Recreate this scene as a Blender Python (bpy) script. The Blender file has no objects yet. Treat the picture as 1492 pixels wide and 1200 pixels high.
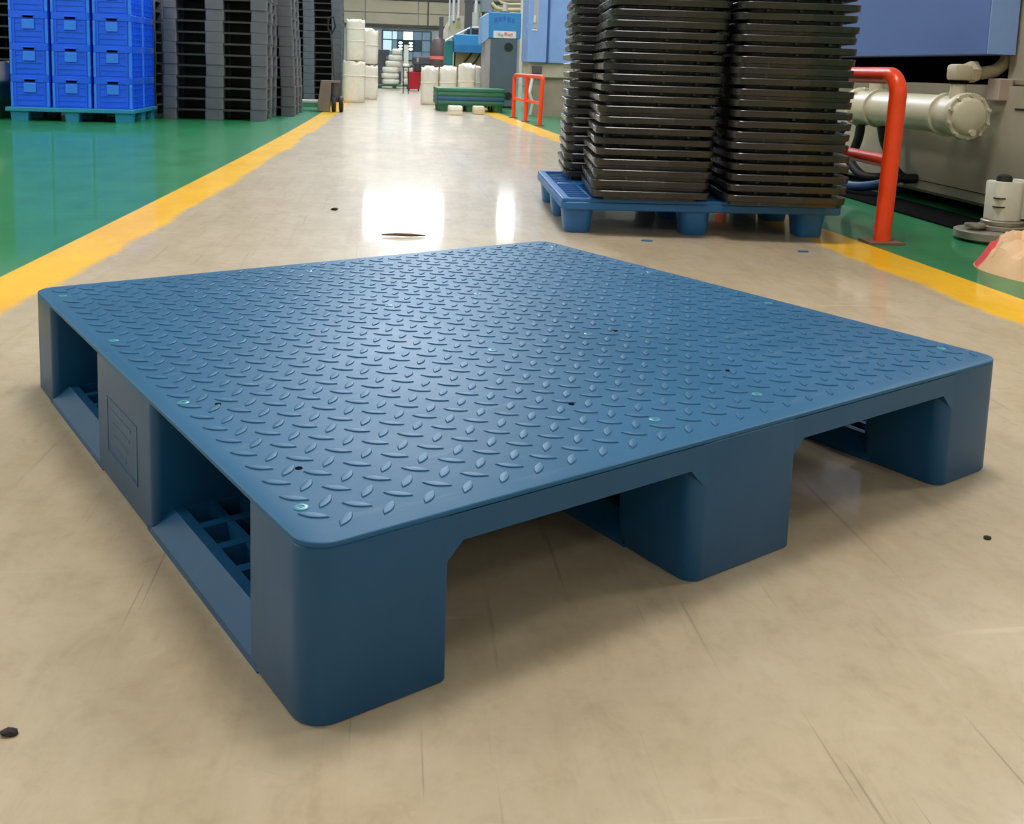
import bpy, bmesh, math, random
from mathutils import Vector, Matrix, noise

random.seed(7)
PI = math.pi
scene = bpy.context.scene
C = scene.collection

# ------------------------------------------------------------------ camera
cam_data = bpy.data.cameras.new('camera')
cam = bpy.data.objects.new('camera', cam_data)
C.objects.link(cam)
right = Vector((0.99222, -0.11836, 0.03249)).normalized()
fwd = Vector((0.12130, 0.98360, -0.13380)).normalized()
right = (right - fwd * right.dot(fwd)).normalized()
up = right.cross(fwd)
cam.matrix_world = Matrix(((right.x, up.x, -fwd.x, 0), (right.y, up.y, -fwd.y, 0), (right.z, up.z, -fwd.z, 0.5052), (0, 0, 0, 1)))
cam_data.sensor_fit = 'HORIZONTAL'
cam_data.sensor_width = 36.0
cam_data.lens = 1453.9 / 1492 * 36
cam_data.shift_y = -304.5 / 1492
cam_data.clip_start = 0.02
cam_data.clip_end = 200
cam_data.dof.use_dof = True
cam_data.dof.focus_distance = 1.35
cam_data.dof.aperture_fstop = 36.0
scene.camera = cam
scene.cycles.max_bounces = 8
scene.cycles.diffuse_bounces = 4
scene.cycles.glossy_bounces = 4

# ------------------------------------------------------------------ light and exposure
world = bpy.data.worlds.new('hall_air')
scene.world = world
world.use_nodes = True
world.node_tree.nodes['Background'].inputs[0].default_value = (0.80, 0.86, 1.0, 1)
world.node_tree.nodes['Background'].inputs[1].default_value = 0.3
vs = scene.view_settings
vs.view_transform = 'Standard'
vs.look = 'None'
vs.gamma = 1.0
vs.use_curve_mapping = False
vs.exposure = 0.22
LAMP_W = 85.0            # each ceiling lamp
SKY_E = 6.5              # daylight in the roof lights over the aisle
WINDOW_E = 14.0           # daylight behind the high gable windows

# ------------------------------------------------------------------ helpers
def lin(c):
    r = []
    for v in c[:3]:
        v = v / 255.0
        r.append(v / 12.92 if v <= 0.04045 else ((v + 0.055) / 1.055) ** 2.4)
    return (r[0], r[1], r[2], 1.0)

class NT:
    def __init__(self, mat):
        self.t = mat.node_tree
        self.n = self.t.nodes
        self.bsdf = self.n['Principled BSDF']
    def new(self, kind, **kw):
        n = self.n.new(kind)
        for k, v in kw.items():
            setattr(n, k, v)
        return n
    def link(self, a, b):
        self.t.links.new(a, b)
    def put(self, sock, val):
        if isinstance(val, bpy.types.NodeSocket):
            self.link(val, sock)
        else:
            sock.default_value = val
    def m(self, op, a, b=0.0, c=None, clamp=False):
        n = self.new('ShaderNodeMath', operation=op, use_clamp=clamp)
        self.put(n.inputs[0], a)
        self.put(n.inputs[1], b)
        if c is not None:
            self.put(n.inputs[2], c)
        return n.outputs[0]
    def mix(self, fac, a, b, mode='MIX'):
        n = self.new('ShaderNodeMix', data_type='RGBA', blend_type=mode)
        self.put(n.inputs[0], fac)
        self.put(n.inputs[6], a)
        self.put(n.inputs[7], b)
        return n.outputs[2]
    def ramp(self, x, lo, hi):
        n = self.new('ShaderNodeMapRange')
        n.clamp = True
        self.put(n.inputs[0], x)
        n.inputs[1].default_value = lo
        n.inputs[2].default_value = hi
        return n.outputs[0]
    def coord(self, scale=(1, 1, 1), kind='Object', rotz=0.0):
        tc = self.new('ShaderNodeTexCoord')
        mp = self.new('ShaderNodeMapping')
        mp.inputs['Scale'].default_value = scale
        mp.inputs['Rotation'].default_value = (0, 0, rotz)
        self.link(tc.outputs[kind], mp.inputs[0])
        return mp.outputs[0]
    def noise(self, vec, scale, detail=3.0, rough=0.5, dist=0.0):
        n = self.new('ShaderNodeTexNoise')
        self.link(vec, n.inputs['Vector'])
        n.inputs['Scale'].default_value = scale
        n.inputs['Detail'].default_value = detail
        n.inputs['Roughness'].default_value = rough
        n.inputs['Distortion'].default_value = dist
        return n.outputs[0]
    def bump(self, h, strength=0.2, distance=0.002):
        n = self.new('ShaderNodeBump')
        n.inputs['Strength'].default_value = strength
        n.inputs['Distance'].default_value = distance
        self.link(h, n.inputs['Height'])
        self.link(n.outputs[0], self.bsdf.inputs['Normal'])

MATS = {}
def mat(name, col, rough=0.5, metal=0.0, var=0.12, scale=6.0, spec=0.5, bump=0.0, emit=None, estr=0.0):
    if name in MATS:
        return MATS[name]
    m = bpy.data.materials.new(name)
    m.use_nodes = True
    t = NT(m)
    b = t.bsdf
    v = t.coord()
    nz = t.noise(v, scale, 4.0, 0.6)
    c = lin(col)
    lo = tuple(x * (1 - var) for x in c[:3]) + (1,)
    hi = tuple(min(1, x * (1 + var)) for x in c[:3]) + (1,)
    t.link(t.mix(t.ramp(nz, 0.3, 0.7), lo, hi), b.inputs['Base Color'])
    t.link(t.m('MULTIPLY_ADD', nz, 0.16, rough - 0.08), b.inputs['Roughness'])
    b.inputs['Metallic'].default_value = metal
    b.inputs['Specular IOR Level'].default_value = spec
    if bump:
        t.bump(t.noise(v, scale * 8, 3.0, 0.6), bump, 0.004)
    if emit:
        b.inputs['Emission Color'].default_value = lin(emit)
        b.inputs['Emission Strength'].default_value = estr
    MATS[name] = m
    return m

def obj(name, bm, m, parent=None, smooth=None):
    me = bpy.data.meshes.new(name)
    bmesh.ops.recalc_face_normals(bm, faces=bm.faces)
    bm.to_mesh(me)
    bm.free()
    if smooth is not None:
        for p in me.polygons:
            p.use_smooth = True
        try:
            me.set_sharp_from_angle(angle=math.radians(smooth))
        except Exception:
            pass
    me.materials.append(m)
    o = bpy.data.objects.new(name, me)
    C.objects.link(o)
    if parent:
        o.parent = parent
    return o

def tag(o, label, cat, group=None):
    o['label'] = label
    o['category'] = cat
    if group:
        o['group'] = group
    return o

def thing(name, label, cat, loc=(0, 0, 0), rotz=0.0, group=None):
    o = bpy.data.objects.new(name, None)
    o.empty_display_size = 0.05
    C.objects.link(o)
    o.location = loc
    o.rotation_euler = (0, 0, rotz)
    return tag(o, label, cat, group)

def struct(o):
    o['kind'] = 'structure'
    return o

def dup(root, loc, rotz=None, label=None, group=None):
    r = root.copy()
    C.objects.link(r)
    r.location = loc
    if rotz is not None:
        r.rotation_euler = (0, 0, rotz)
    if label:
        r['label'] = label
    if group:
        r['group'] = group
    for ch in list(root.children):
        c = ch.copy()
        C.objects.link(c)
        c.parent = r
        for g in list(ch.children):
            d = g.copy()
            C.objects.link(d)
            d.parent = c
    return r

def part_copy(src, parent, loc=(0, 0, 0), rotz=0.0):
    c = src.copy()
    C.objects.link(c)
    c.parent = parent
    c.location = loc
    c.rotation_euler = (0, 0, rotz)
    return c

def B():
    return bmesh.new()

def box(bm, x0, x1, y0, y1, z0, z1, bev=0.0):
    r = bmesh.ops.create_cube(bm, size=1.0)
    vs_ = r['verts']
    for v in vs_:
        v.co = Vector(((x0 + x1) / 2 + v.co.x * (x1 - x0), (y0 + y1) / 2 + v.co.y * (y1 - y0), (z0 + z1) / 2 + v.co.z * (z1 - z0)))
    if bev:
        es = set()
        for v in vs_:
            for e in v.link_edges:
                es.add(e)
        bmesh.ops.bevel(bm, geom=list(es), offset=bev, segments=2, affect='EDGES', profile=0.5)
    return bm

def bx(*a, **k):
    return box(B(), *a, **k)

def prism(bm, pts, axis, a, b):
    """polygon pts (2D) extruded along axis from a to b. axis 'z': pts=(x,y); 'y': (x,z); 'x': (y,z)"""
    def P(p, t):
        if axis == 'z':
            return (p[0], p[1], t)
        if axis == 'y':
            return (p[0], t, p[1])
        return (t, p[0], p[1])
    lo = [bm.verts.new(P(p, a)) for p in pts]
    hi = [bm.verts.new(P(p, b)) for p in pts]
    n = len(pts)
    bm.faces.new(lo)
    bm.faces.new(hi)
    for i in range(n):
        bm.faces.new((lo[i], lo[(i + 1) % n], hi[(i + 1) % n], hi[i]))
    return bm

def rrect(x0, x1, y0, y1, r, seg=5):
    if not isinstance(r, (list, tuple)):
        r = (r, r, r, r)
    pts = []
    for (cx, cy, a0, rr) in ((x0, y0, PI, r[0]), (x1, y0, 1.5 * PI, r[1]), (x1, y1, 0, r[2]), (x0, y1, 0.5 * PI, r[3])):
        ox = cx + (rr if cx == x0 else -rr)
        oy = cy + (rr if cy == y0 else -rr)
        for i in range(seg + 1):
            a = a0 + 0.5 * PI * i / seg
            pts.append((ox + rr * math.cos(a), oy + rr * math.sin(a)))
    return pts

def rings(bm, loops, close_bottom=True, close_top=True):
    """stack of closed loops with equal counts"""
    vv = [[bm.verts.new(p) for p in lp] for lp in loops]
    n = len(vv[0])
    for a, b in zip(vv[:-1], vv[1:]):
        for i in range(n):
            bm.faces.new((a[i], a[(i + 1) % n], b[(i + 1) % n], b[i]))
    if close_bottom:
        bm.faces.new(list(reversed(vv[0])))
    if close_top:
        bm.faces.new(vv[-1])
    return bm

def rslab(bm, x0, x1, y0, y1, r, levels, seg=5):
    """rounded rectangle slab, levels = [(z, inset), ...]"""
    loops = []
    for z, ins in levels:
        rr = [max(0.0005, q - ins) for q in (r if isinstance(r, (list, tuple)) else (r,) * 4)]
        loops.append([(p[0], p[1], z) for p in rrect(x0 + ins, x1 - ins, y0 + ins, y1 - ins, rr, seg)])
    return rings(bm, loops)

def cyl(bm, p0, p1, r0, r1=None, seg=16, caps=True):
    r1 = r0 if r1 is None else r1
    p0, p1 = Vector(p0), Vector(p1)
    d = (p1 - p0).normalized()
    a = d.orthogonal().normalized()
    b = d.cross(a)
    l0, l1 = [], []
    for i in range(seg):
        t = 2 * PI * i / seg
        o = a * math.cos(t) + b * math.sin(t)
        l0.append(p0 + o * r0)
        l1.append(p1 + o * r1)
    return rings(bm, [l0, l1], caps, caps)

def tube(bm, path, r, seg=12, caps=True):
    path = [Vector(p) for p in path]
    loops = []
    a = None
    for i, p in enumerate(path):
        if i == 0:
            d = path[1] - p
        elif i == len(path) - 1:
            d = p - path[i - 1]
        else:
            d = (path[i + 1] - p).normalized() + (p - path[i - 1]).normalized()
        d.normalize()
        if a is None:
            a = d.orthogonal().normalized()
        a = (a - d * a.dot(d)).normalized()
        b = d.cross(a)
        rr = r[i] if isinstance(r, (list, tuple)) else r
        loops.append([p + (a * math.cos(2 * PI * k / seg) + b * math.sin(2 * PI * k / seg)) * rr for k in range(seg)])
    return rings(bm, loops, caps, caps)

def lathe(bm, prof, seg=24, axis='z', org=(0, 0, 0)):
    loops = []
    for r, h in prof:
        lp = []
        for k in range(seg):
            t = 2 * PI * k / seg
            u, w = r * math.cos(t), r * math.sin(t)
            if axis == 'z':
                lp.append((org[0] + u, org[1] + w, org[2] + h))
            elif axis == 'y':
                lp.append((org[0] + u, org[1] + h, org[2] + w))
            else:
                lp.append((org[0] + h, org[1] + u, org[2] + w))
        loops.append(lp)
    return rings(bm, loops)

ORD = ['lowest', 'second from the bottom', 'third from the bottom', 'fourth from the bottom', 'fifth from the bottom', 'sixth from the bottom',
       'seventh from the bottom', 'eighth from the bottom', 'ninth from the bottom', 'tenth from the bottom', 'eleventh from the bottom',
       'twelfth from the bottom', 'thirteenth from the bottom', 'fourteenth from the bottom', 'fifteenth from the bottom',
       'sixteenth from the bottom', 'seventeenth from the bottom', 'eighteenth from the bottom', 'nineteenth from the bottom', 'twentieth from the bottom',
       'twenty-first from the bottom', 'twenty-second from the bottom']

# ------------------------------------------------------------------ the setting
# painted epoxy floor: beige aisle, yellow lines with ragged inner edges, green zones on both sides
fm = bpy.data.materials.new('epoxy_floor')
fm.use_nodes = True
t = NT(fm)
vec = t.coord()
sep = t.new('ShaderNodeSeparateXYZ')
t.link(vec, sep.inputs[0])
X, Y = sep.outputs[0], sep.outputs[1]
Yc = t.m('MINIMUM', Y, 11.0)
Yc = t.m('MAXIMUM', Yc, 0.0)
lout = t.m('ADD', t.m('MULTIPLY_ADD', Yc, 0.0495, -0.975), t.m('MULTIPLY', t.m('MULTIPLY', Yc, Yc), -0.0022))
rout = t.m('MULTIPLY_ADD', t.m('MINIMUM', Y, 16.0), -0.034, 1.57)
rag = t.noise(t.coord((1, 0.55, 1)), 5.0, 5.0, 0.65)
rag2 = t.noise(t.coord((1, 0.5, 1)), 1.3, 2.0, 0.5)
ragw = t.m('ADD', t.m('MULTIPLY_ADD', rag, 0.09, -0.045), t.m('MULTIPLY_ADD', rag2, 0.10, -0.05))
lin_ = t.m('ADD', t.m('ADD', lout, 0.155), ragw)
rin_ = t.m('ADD', t.m('ADD', rout, -0.165), ragw)
greenL = t.ramp(t.m('SUBTRACT', lout, X), -0.002, 0.002)
greenR = t.ramp(t.m('SUBTRACT', X, rout), -0.002, 0.002)
green = t.m('MAXIMUM', greenL, greenR)
yelL = t.ramp(t.m('SUBTRACT', lin_, X), -0.02, 0.006)
yelR = t.ramp(t.m('SUBTRACT', X, rin_), -0.02, 0.006)
yellow = t.m('MAXIMUM', yelL, yelR)
# worn beige concrete coat
big = t.noise(t.coord(), 1.4, 5.0, 0.6)
mid = t.noise(t.coord((1, 0.45, 1)), 7.0, 6.0, 0.65)
fine = t.noise(t.coord(), 60.0, 3.0, 0.6)
mott = t.noise(t.coord((1, 0.7, 1)), 22.0, 6.0, 0.7, 0.6)
hair = t.noise(t.coord((240, 3.2, 1), rotz=0.03), 1.0, 1.0, 0.4, 0.2)
hairm = t.noise(t.coord((5, 2.5, 1)), 1.0, 2.0, 0.5)
streak = t.noise(t.coord((38, 1.1, 1)), 1.0, 4.0, 0.6, 0.3)
streak2 = t.noise(t.coord((90, 2.6, 1), rotz=0.10), 1.0, 2.0, 0.5, 0.4)
tan = t.mix(t.ramp(big, 0.3, 0.7), lin((180, 161, 135)), lin((192, 173, 147)))
tan = t.mix(t.m('MULTIPLY', t.ramp(mid, 0.42, 0.75), 0.35), tan, lin((162, 145, 122)))
tan = t.mix(t.m('MULTIPLY', t.ramp(mid, 0.55, 0.25), 0.30), tan, lin((206, 194, 176)))
tan = t.mix(t.m('MULTIPLY', t.ramp(streak, 0.55, 0.80), 0.26), tan, lin((146, 128, 104)))
tan = t.mix(t.m('MULTIPLY', t.ramp(streak2, 0.68, 0.74), 0.32), tan, lin((112, 92, 70)))
tan = t.mix(t.m('MULTIPLY', t.ramp(fine, 0.5, 0.8), 0.18), tan, lin((140, 120, 96)))
tan = t.mix(t.m('MULTIPLY', t.ramp(mott, 0.50, 0.72), 0.34), tan, lin((150, 132, 106)))
tan = t.mix(t.m('MULTIPLY', t.ramp(mott, 0.46, 0.30), 0.25), tan, lin((204, 190, 170)))
tan = t.mix(t.m('MULTIPLY', t.m('MULTIPLY', t.ramp(hair, 0.70, 0.74), t.ramp(hairm, 0.5, 0.6)), 0.38), tan, lin((96, 80, 60)))
# pale scuffs crossing the aisle
sc = t.noise(t.coord((2.2, 34, 1), rotz=-0.55), 1.0, 2.0, 0.5, 0.5)
tan = t.mix(t.m('MULTIPLY', t.ramp(sc, 0.69, 0.75), 0.30), tan, lin((224, 210, 190)))
yel = t.mix(t.ramp(mid, 0.35, 0.7), lin((252, 196, 12)), lin((238, 174, 16)))
grn = t.mix(t.ramp(mid, 0.3, 0.7), lin((26, 116, 66)), lin((40, 130, 82)))
grn = t.mix(t.m('MULTIPLY', t.ramp(sc, 0.6, 0.72), 0.25), grn, lin((90, 160, 120)))
col = t.mix(yellow, tan, yel)
col = t.mix(green, col, grn)
t.link(col, t.bsdf.inputs['Base Color'])
rgh = t.m('ADD', t.m('MULTIPLY', mid, 0.14), t.m('MULTIPLY', streak, 0.06))
t.link(t.m('ADD', rgh, 0.36), t.bsdf.inputs['Roughness'])
t.bsdf.inputs['Specular IOR Level'].default_value = 0.3
t.bsdf.inputs['Coat Weight'].default_value = 0.42
t.link(t.m('MULTIPLY_ADD', rgh, 0.7, 0.01), t.bsdf.inputs['Coat Roughness'])
t.bump(t.m('ADD', t.m('MULTIPLY', big, 0.6), t.m('MULTIPLY', mid, 0.15)), 0.06, 0.01)

XL, XR, YF, YB, ZC = -6.0, 6.5, -6.0, 30.0, 5.6
bm = B()
vsq = [bm.verts.new(p) for p in ((XL, YF, 0), (XR, YF, 0), (XR, YB + 0.3, 0), (XL, YB + 0.3, 0))]
bm.faces.new(vsq)
struct(obj('floor', bm, fm))

m_wall = mat('wall_paint', (206, 202, 194), 0.75, scale=2.0, var=0.06)
m_wall_low = mat('wall_lilac_grey', (196, 192, 198), 0.7, scale=2.0, var=0.06)
m_clad = mat('beige_cladding', (204, 190, 168), 0.6, scale=1.5, var=0.07)
m_beam = mat('dark_steel_beam', (84, 78, 76), 0.6)
m_ceil = mat('ceiling_sheet', (196, 198, 200), 0.8, scale=1.0, var=0.05)
m_house_frame = mat('roof_light_frame', (150, 152, 154), 0.6)
struct(obj('wall_left', bx(XL - 0.2, XL, YF, YB, 0, ZC), m_wall))
struct(obj('wall_right', bx(XR, XR + 0.2, YF, YB, 0, ZC), m_wall))
struct(obj('wall_front', bx(XL, XR, YF - 0.2, YF, 0, ZC), m_wall))
struct(obj('ceiling', bx(XL, XR, YF, YB, ZC, ZC + 0.2), m_ceil))
wb = struct(obj('wall_back', bx(XL, XR, YB, YB + 0.2, 0, ZC), m_wall_low))
# beige cladding panels above the doorway level, joints recessed
z0 = 1.62
pan_w = 1.55
proto = None
k = 0
x = -3.9
while x < 5.0:
    for (za, zb) in ((1.66, 1.98), (2.0, 2.36), (2.44, 3.4)):
        obj('panel', bx(x, x + pan_w - 0.025, YB - 0.06, YB, za, zb, bev=0.008), m_clad, wb)
    x += pan_w
for zb_, hh in ((1.58, 0.07), (2.37, 0.06)):
    obj('beam', bx(-4.5, 5.5, YB - 0.12, YB, zb_, zb_ + hh), m_beam, wb)
obj('conduit', cyl(B(), (1.02, YB - 0.1, 1.6), (1.02, YB - 0.1, 3.4), 0.018, seg=8), m_beam, wb)
# lower window band in the back wall
m_tealframe = mat('teal_window_frame', (58, 84, 98), 0.5)
m_glassdark = mat('dim_glazing', (120, 140, 158), 0.15, emit=(120, 150, 175), estr=0.25)
m_glassbright = mat('bright_glazing', (220, 235, 240), 0.2, emit=(226, 248, 250), estr=1.6)
m_glassmid = mat('pale_glazing', (170, 196, 210), 0.2, emit=(190, 220, 235), estr=0.7)
w1 = struct(obj('window_1', bx(-0.32, 1.14, YB - 0.05, YB, 0.62, 1.50), m_tealframe))
xs = [-0.29, -0.02, 0.14, 0.30, 0.60, 0.86, 1.11]
for i in range(6):
    for j, (za, zb) in enumerate(((1.235, 1.46), (0.90, 1.205), (0.65, 0.88))):
        if j == 1 and i in (2, 3, 4):
            continue
        mm = m_glassdark
        if i == 3 and j == 0:
            mm = m_glassbright
        if i in (0, 1) and j < 2 and (i + j) < 2:
            mm = m_glassmid
        obj('pane', bx(xs[i] + 0.012, xs[i + 1] - 0.012, YB - 0.065, YB - 0.05, za, zb), mm, w1)
lb = obj('louvre_board', bx(0.14, 0.64, YB - 0.075, YB - 0.05, 0.885, 1.215), mat('dark_board', (48, 58, 66), 0.6), w1)
for sx in (0.23, 0.535):
    for sz in (1.135, 1.045, 0.955):
        bm = B()
        lathe(bm, [(0.001, 0), (0.055, 0.002), (0.06, 0.006), (0.05, 0.014), (0.001, 0.016)], 16, 'y', (0, 0, 0))
        for v in bm.verts:
            v.co = Vector((sx + v.co.x, YB - 0.076 - v.co.y, sz + v.co.z * 0.55))
        obj('louvre_light', bm, m_glassbright, lb)
# high gable windows: the daylight that shines on the aisle floor
m_day = mat('daylight_pane', (235, 240, 245), 0.3, emit=(250, 252, 255), estr=WINDOW_E)
for n, (xa, xb) in ((2, (-0.78, 1.60)), (3, (3.25, 4.15))):
    w = struct(obj('window_%d' % n, bx(xa - 0.06, xb + 0.06, YB - 0.04, YB, 3.62, 4.50), m_beam))
    k = max(1, round((xb - xa) / 0.8))
    for i in range(k):
        a = xa + (xb - xa) * i / k
        b = xa + (xb - xa) * (i + 1) / k
        obj('pane', bx(a + 0.012, b - 0.012, YB - 0.05, YB - 0.04, 3.68, 4.44), m_day, w)

# roof lights over the aisle
m_sky = mat('roof_light_sheet', (230, 238, 245), 0.4, emit=(214, 232, 255), estr=SKY_E)
n = 4
for ya in (8.7, 12.4, 16.1, 19.8):
    w = struct(obj('window_%d' % n, bx(-1.1, 1.46, ya, ya + 3.6, ZC - 0.03, ZC), m_house_frame))
    for q in range(4):
        xa = -1.06 + q * 0.63
        obj('pane', bx(xa, xa + 0.59, ya + 0.06, ya + 3.54, ZC - 0.045, ZC - 0.03), m_sky, w)
    n += 1

# unseen ceiling lamps; bay rows and the farthest aisle lamp are added fill
m_house = mat('lamp_housing', (214, 216, 218), 0.4)
m_diff = mat('lamp_diffuser', (245, 245, 240), 0.4, emit=(255, 250, 240), estr=3.0)
rows = ((-4.7, 'added as fill over the left bay', (-4.5, 2.0, 5.4)), (0.5, 'over the aisle', (-4.5, 2.0, 7.4, 13.4, 25.4)), (5.2, 'added as fill over the machine bay', (-4.5, 2.0, 5.4)))
ORDN = ['nearest', 'second', 'third', 'fourth', 'fifth', 'sixth']
for rx, where, lys in rows:
    for i, ly in enumerate(lys):
        k = 0.45 if ly < 0 else 1.0
        L = thing('unseen_ceiling_lamp', 'unseen white ceiling lamp %s, %s from the front wall' % (where, ORDN[i]), 'lamp', (rx, ly, 4.7), 0, 'ceiling lamps')
        obj('housing', bx(-0.8, 0.8, -0.55, 0.55, 0.02, 0.10, bev=0.01), m_house, L)
        obj('diffuser', bx(-0.75, 0.75, -0.5, 0.5, 0.0, 0.02), m_diff, L)
        for sx in (-0.4, 0.4):
            obj('hanger', cyl(B(), (sx, 0, 0.1), (sx, 0, 0.9), 0.006, seg=6), m_house, L)
        ld = bpy.data.lights.new('lamp_light', 'AREA')
        ld.shape = 'RECTANGLE'
        ld.size, ld.size_y = 1.5, 1.0
        ld.energy = LAMP_W * k
        ld.color = (1.0, 0.965, 0.915)
        lo = bpy.data.objects.new('lamp_light', ld)
        C.objects.link(lo)
        lo.parent = L
        lo.location = (0, 0, -0.01)

# ------------------------------------------------------------------ main pallet
def plastic(name, col, rough=0.38, dust=(150, 165, 178), dusty=0.35, bumps=0.12):
    m = bpy.data.materials.new(name)
    m.use_nodes = True
    t = NT(m)
    v = t.coord()
    a = t.noise(v, 5.0, 5.0, 0.6)
    b = t.noise(t.coord((1, 9, 1), rotz=0.5), 6.0, 4.0, 0.6)
    c = t.noise(v, 220.0, 2.0, 0.5)
    base = lin(col)
    dark = tuple(q * 0.86 for q in base[:3]) + (1,)
    cl = t.mix(t.ramp(a, 0.3, 0.7), dark, base)
    cl = t.mix(t.m('MULTIPLY', t.ramp(b, 0.60, 0.78), dusty), cl, lin(dust))
    t.bsdf.inputs['Specular IOR Level'].default_value = 0.42
    t.link(cl, t.bsdf.inputs['Base Color'])
    t.link(t.m('ADD', t.m('MULTIPLY', a, 0.16), t.m('MULTIPLY_ADD', b, 0.08, rough - 0.12)), t.bsdf.inputs['Roughness'])
    t.bump(t.m('ADD', t.m('MULTIPLY', a, 2.0), t.m('MULTIPLY', c, 0.10)), bumps, 0.003)
    MATS[name] = m
    return m

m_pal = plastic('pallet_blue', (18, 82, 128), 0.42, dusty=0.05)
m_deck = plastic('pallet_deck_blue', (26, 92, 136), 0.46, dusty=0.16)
m_plug = mat('pale_plug', (72, 140, 164), 0.3)
m_hole = mat('dark_hole', (4, 8, 14), 0.9, spec=0.05)

PW, PD, PH = 0.981, 0.979, 0.150
root = thing('plastic_pallet', 'large blue plastic pallet with diamond tread deck lying in the foreground aisle', 'pallet', (-0.057, 0.704, 0), math.radians(29.2))
ZU = 0.1445
UB = ((0.0, 0.125), (0.411, 0.563), (0.854, PW))
VB = ((0.0, 0.117), (0.382, 0.612), (0.862, PD))
# deck plate with rounded corners and a fine lip
bm = B()
rslab(bm, 0, PW, 0, PD, 0.028, [(0.1455, 0.0006), (0.1462, 0.0), (0.1488, 0.0), (0.1496, 0.0005), (0.15, 0.0016)], 8)
deck = obj('deck', bm, m_deck, root, 40)
# frame under the plate: front and back fascia, upper block parts, ribs
for (va, vb) in ((0.0, 0.06), (PD - 0.06, PD)):
    for (ua, ub) in ((UB[0][1] - 0.003, UB[1][0] + 0.018), (UB[1][1] - 0.003, UB[2][0] + 0.018)):
        obj('fascia', bx(ua, ub, va, vb, 0.121, 0.1450), m_pal, root)
bm = B()
for i in range(1, 13):
    u = PW * i / 13
    box(bm, u - 0.002, u + 0.002, 0.06, PD - 0.06, 0.125, 0.1456)
for i in range(1, 13):
    v = PD * i / 13
    box(bm, 0.03, PW - 0.03, v - 0.002, v + 0.002, 0.125, 0.1456)
obj('underside_ribs', bm, m_pal, root)
# nine blocks
for i, (a, b) in enumerate(UB):
    for j, (c, d) in enumerate(VB):
        r = [0.018, 0.003, 0.003, 0.018]
        if i == 0:
            r[0] = r[3] = 0.010
        if i == 2:
            r[1] = r[2] = 0.010
        if i == 0 and j == 0: r[0] = 0.028
        if i == 2 and j == 0: r[1] = 0.028
        if i == 2 and j == 2: r[2] = 0.028
        if i == 0 and j == 2: r[3] = 0.028
        bm = B()
        rslab(bm, a, b, c, d, r, [(0.0, 0.002), (0.003, 0.0), (0.1443, 0.0), (0.1456, 0.0012)], 7)
        # chamfer webs where the block meets the fascia
        if j in (0, 2):
            va, vb = (0.0, 0.05) if j == 0 else (PD - 0.05, PD)
            if i > 0:
                prism(bm, [(a - 0.006, 0.121), (a + 0.018, 0.121), (a + 0.018, 0.098), (a + 0.014, 0.101), (a + 0.004, 0.110)], 'y', va, vb)
            if i < 2:
                prism(bm, [(b + 0.014, 0.121), (b - 0.003, 0.121), (b - 0.003, 0.104), (b - 0.0002, 0.107)], 'y', va, vb)
        blk = obj('block', bm, m_pal, root, 40)
        if i == 0 and j == 1:
            # moulded frame and lines on the outer face
            bm = B()
            e = -0.0005
            for (v0, v1, za, zb) in ((0.437, 0.440, 0.035, 0.104), (0.559, 0.562, 0.035, 0.104), (0.437, 0.562, 0.035, 0.0375), (0.437, 0.562, 0.1015, 0.104)):
                box(bm, e, 0.001, v0, v1, za, zb)
            for q, zz in enumerate((0.090, 0.076, 0.062, 0.048)):
                box(bm, e * 0.6, 0.001, 0.462 + 0.006 * q, 0.545 - 0.004 * q, zz - 0.002, zz + 0.002)
            o = obj('moulded_plate', bm, m_pal, blk)
            o['label'] = 'raised rectangular frame with worn moulded lines'
# runner boards between the blocks, with grid openings
for i, (a, b) in enumerate(UB):
    for (c, d) in ((VB[0][1], VB[1][0]), (VB[1][1], VB[2][0])):
        bm = B()
        c_, d_ = c - 0.022, d + 0.022
        prism(bm, [(a, 0.0), (a, 0.008), (a + 0.021, 0.028), (a + 0.032, 0.028), (a + 0.032, 0.0)], 'y', c_, d_)
        prism(bm, [(b, 0.0), (b, 0.008), (b - 0.021, 0.028), (b - 0.032, 0.028), (b - 0.032, 0.0)], 'y', c_, d_)
        w = (b - a - 0.064)
        nb = 1 if w < 0.07 else 2
        for q in range(1, nb + 1):
            uu = a + 0.032 + w * q / (nb + 1)
            box(bm, uu - 0.004, uu + 0.004, c_, d_, 0.004, 0.026)
        n = 5
        for q in range(n + 1):
            vv = c + (d - c) * q / n
            hw = 0.006
            box(bm, a + 0.032, b - 0.032, max(c_, vv - hw), min(d_, vv + hw), 0.004, 0.0265)
        obj('runner_board', bm, m_pal, root)
# plugs and holes in the deck
PU = (0.026, 0.418, 0.577, 0.950)
PV = (0.067, 0.360, 0.630, 0.909)
bm = B()
lathe(bm, [(0.0062, 0.0), (0.0062, 0.0006), (0.0052, 0.0010), (0.0030, 0.0010), (0.0026, 0.0004), (0.0012, 0.0004), (0.0008, 0.0012), (0.0002, 0.0012)], 14)
plug = obj('plug', bm, m_plug, root, 40)
plug.location = (PU[0], PV[0], PH)
plug_pos = [(u, v) for u in PU for v in PV]
for (u, v) in plug_pos[1:]:
    part_copy(plug, root, (u, v, PH))
HOLES = [(0.057, 0.141), (0.055, 0.338), (0.373, 0.348), (0.374, 0.149), (0.617, 0.146), (0.621, 0.354)]
bm = B()
lathe(bm, [(0.0034, 0.0), (0.0034, 0.0005), (0.0005, 0.0004)], 10)
hole = obj('vent_hole', bm, m_hole, root)
hole.location = (HOLES[0][0], HOLES[0][1], PH)
for h in HOLES[1:]:
    part_copy(hole, root, (h[0], h[1], PH))
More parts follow.
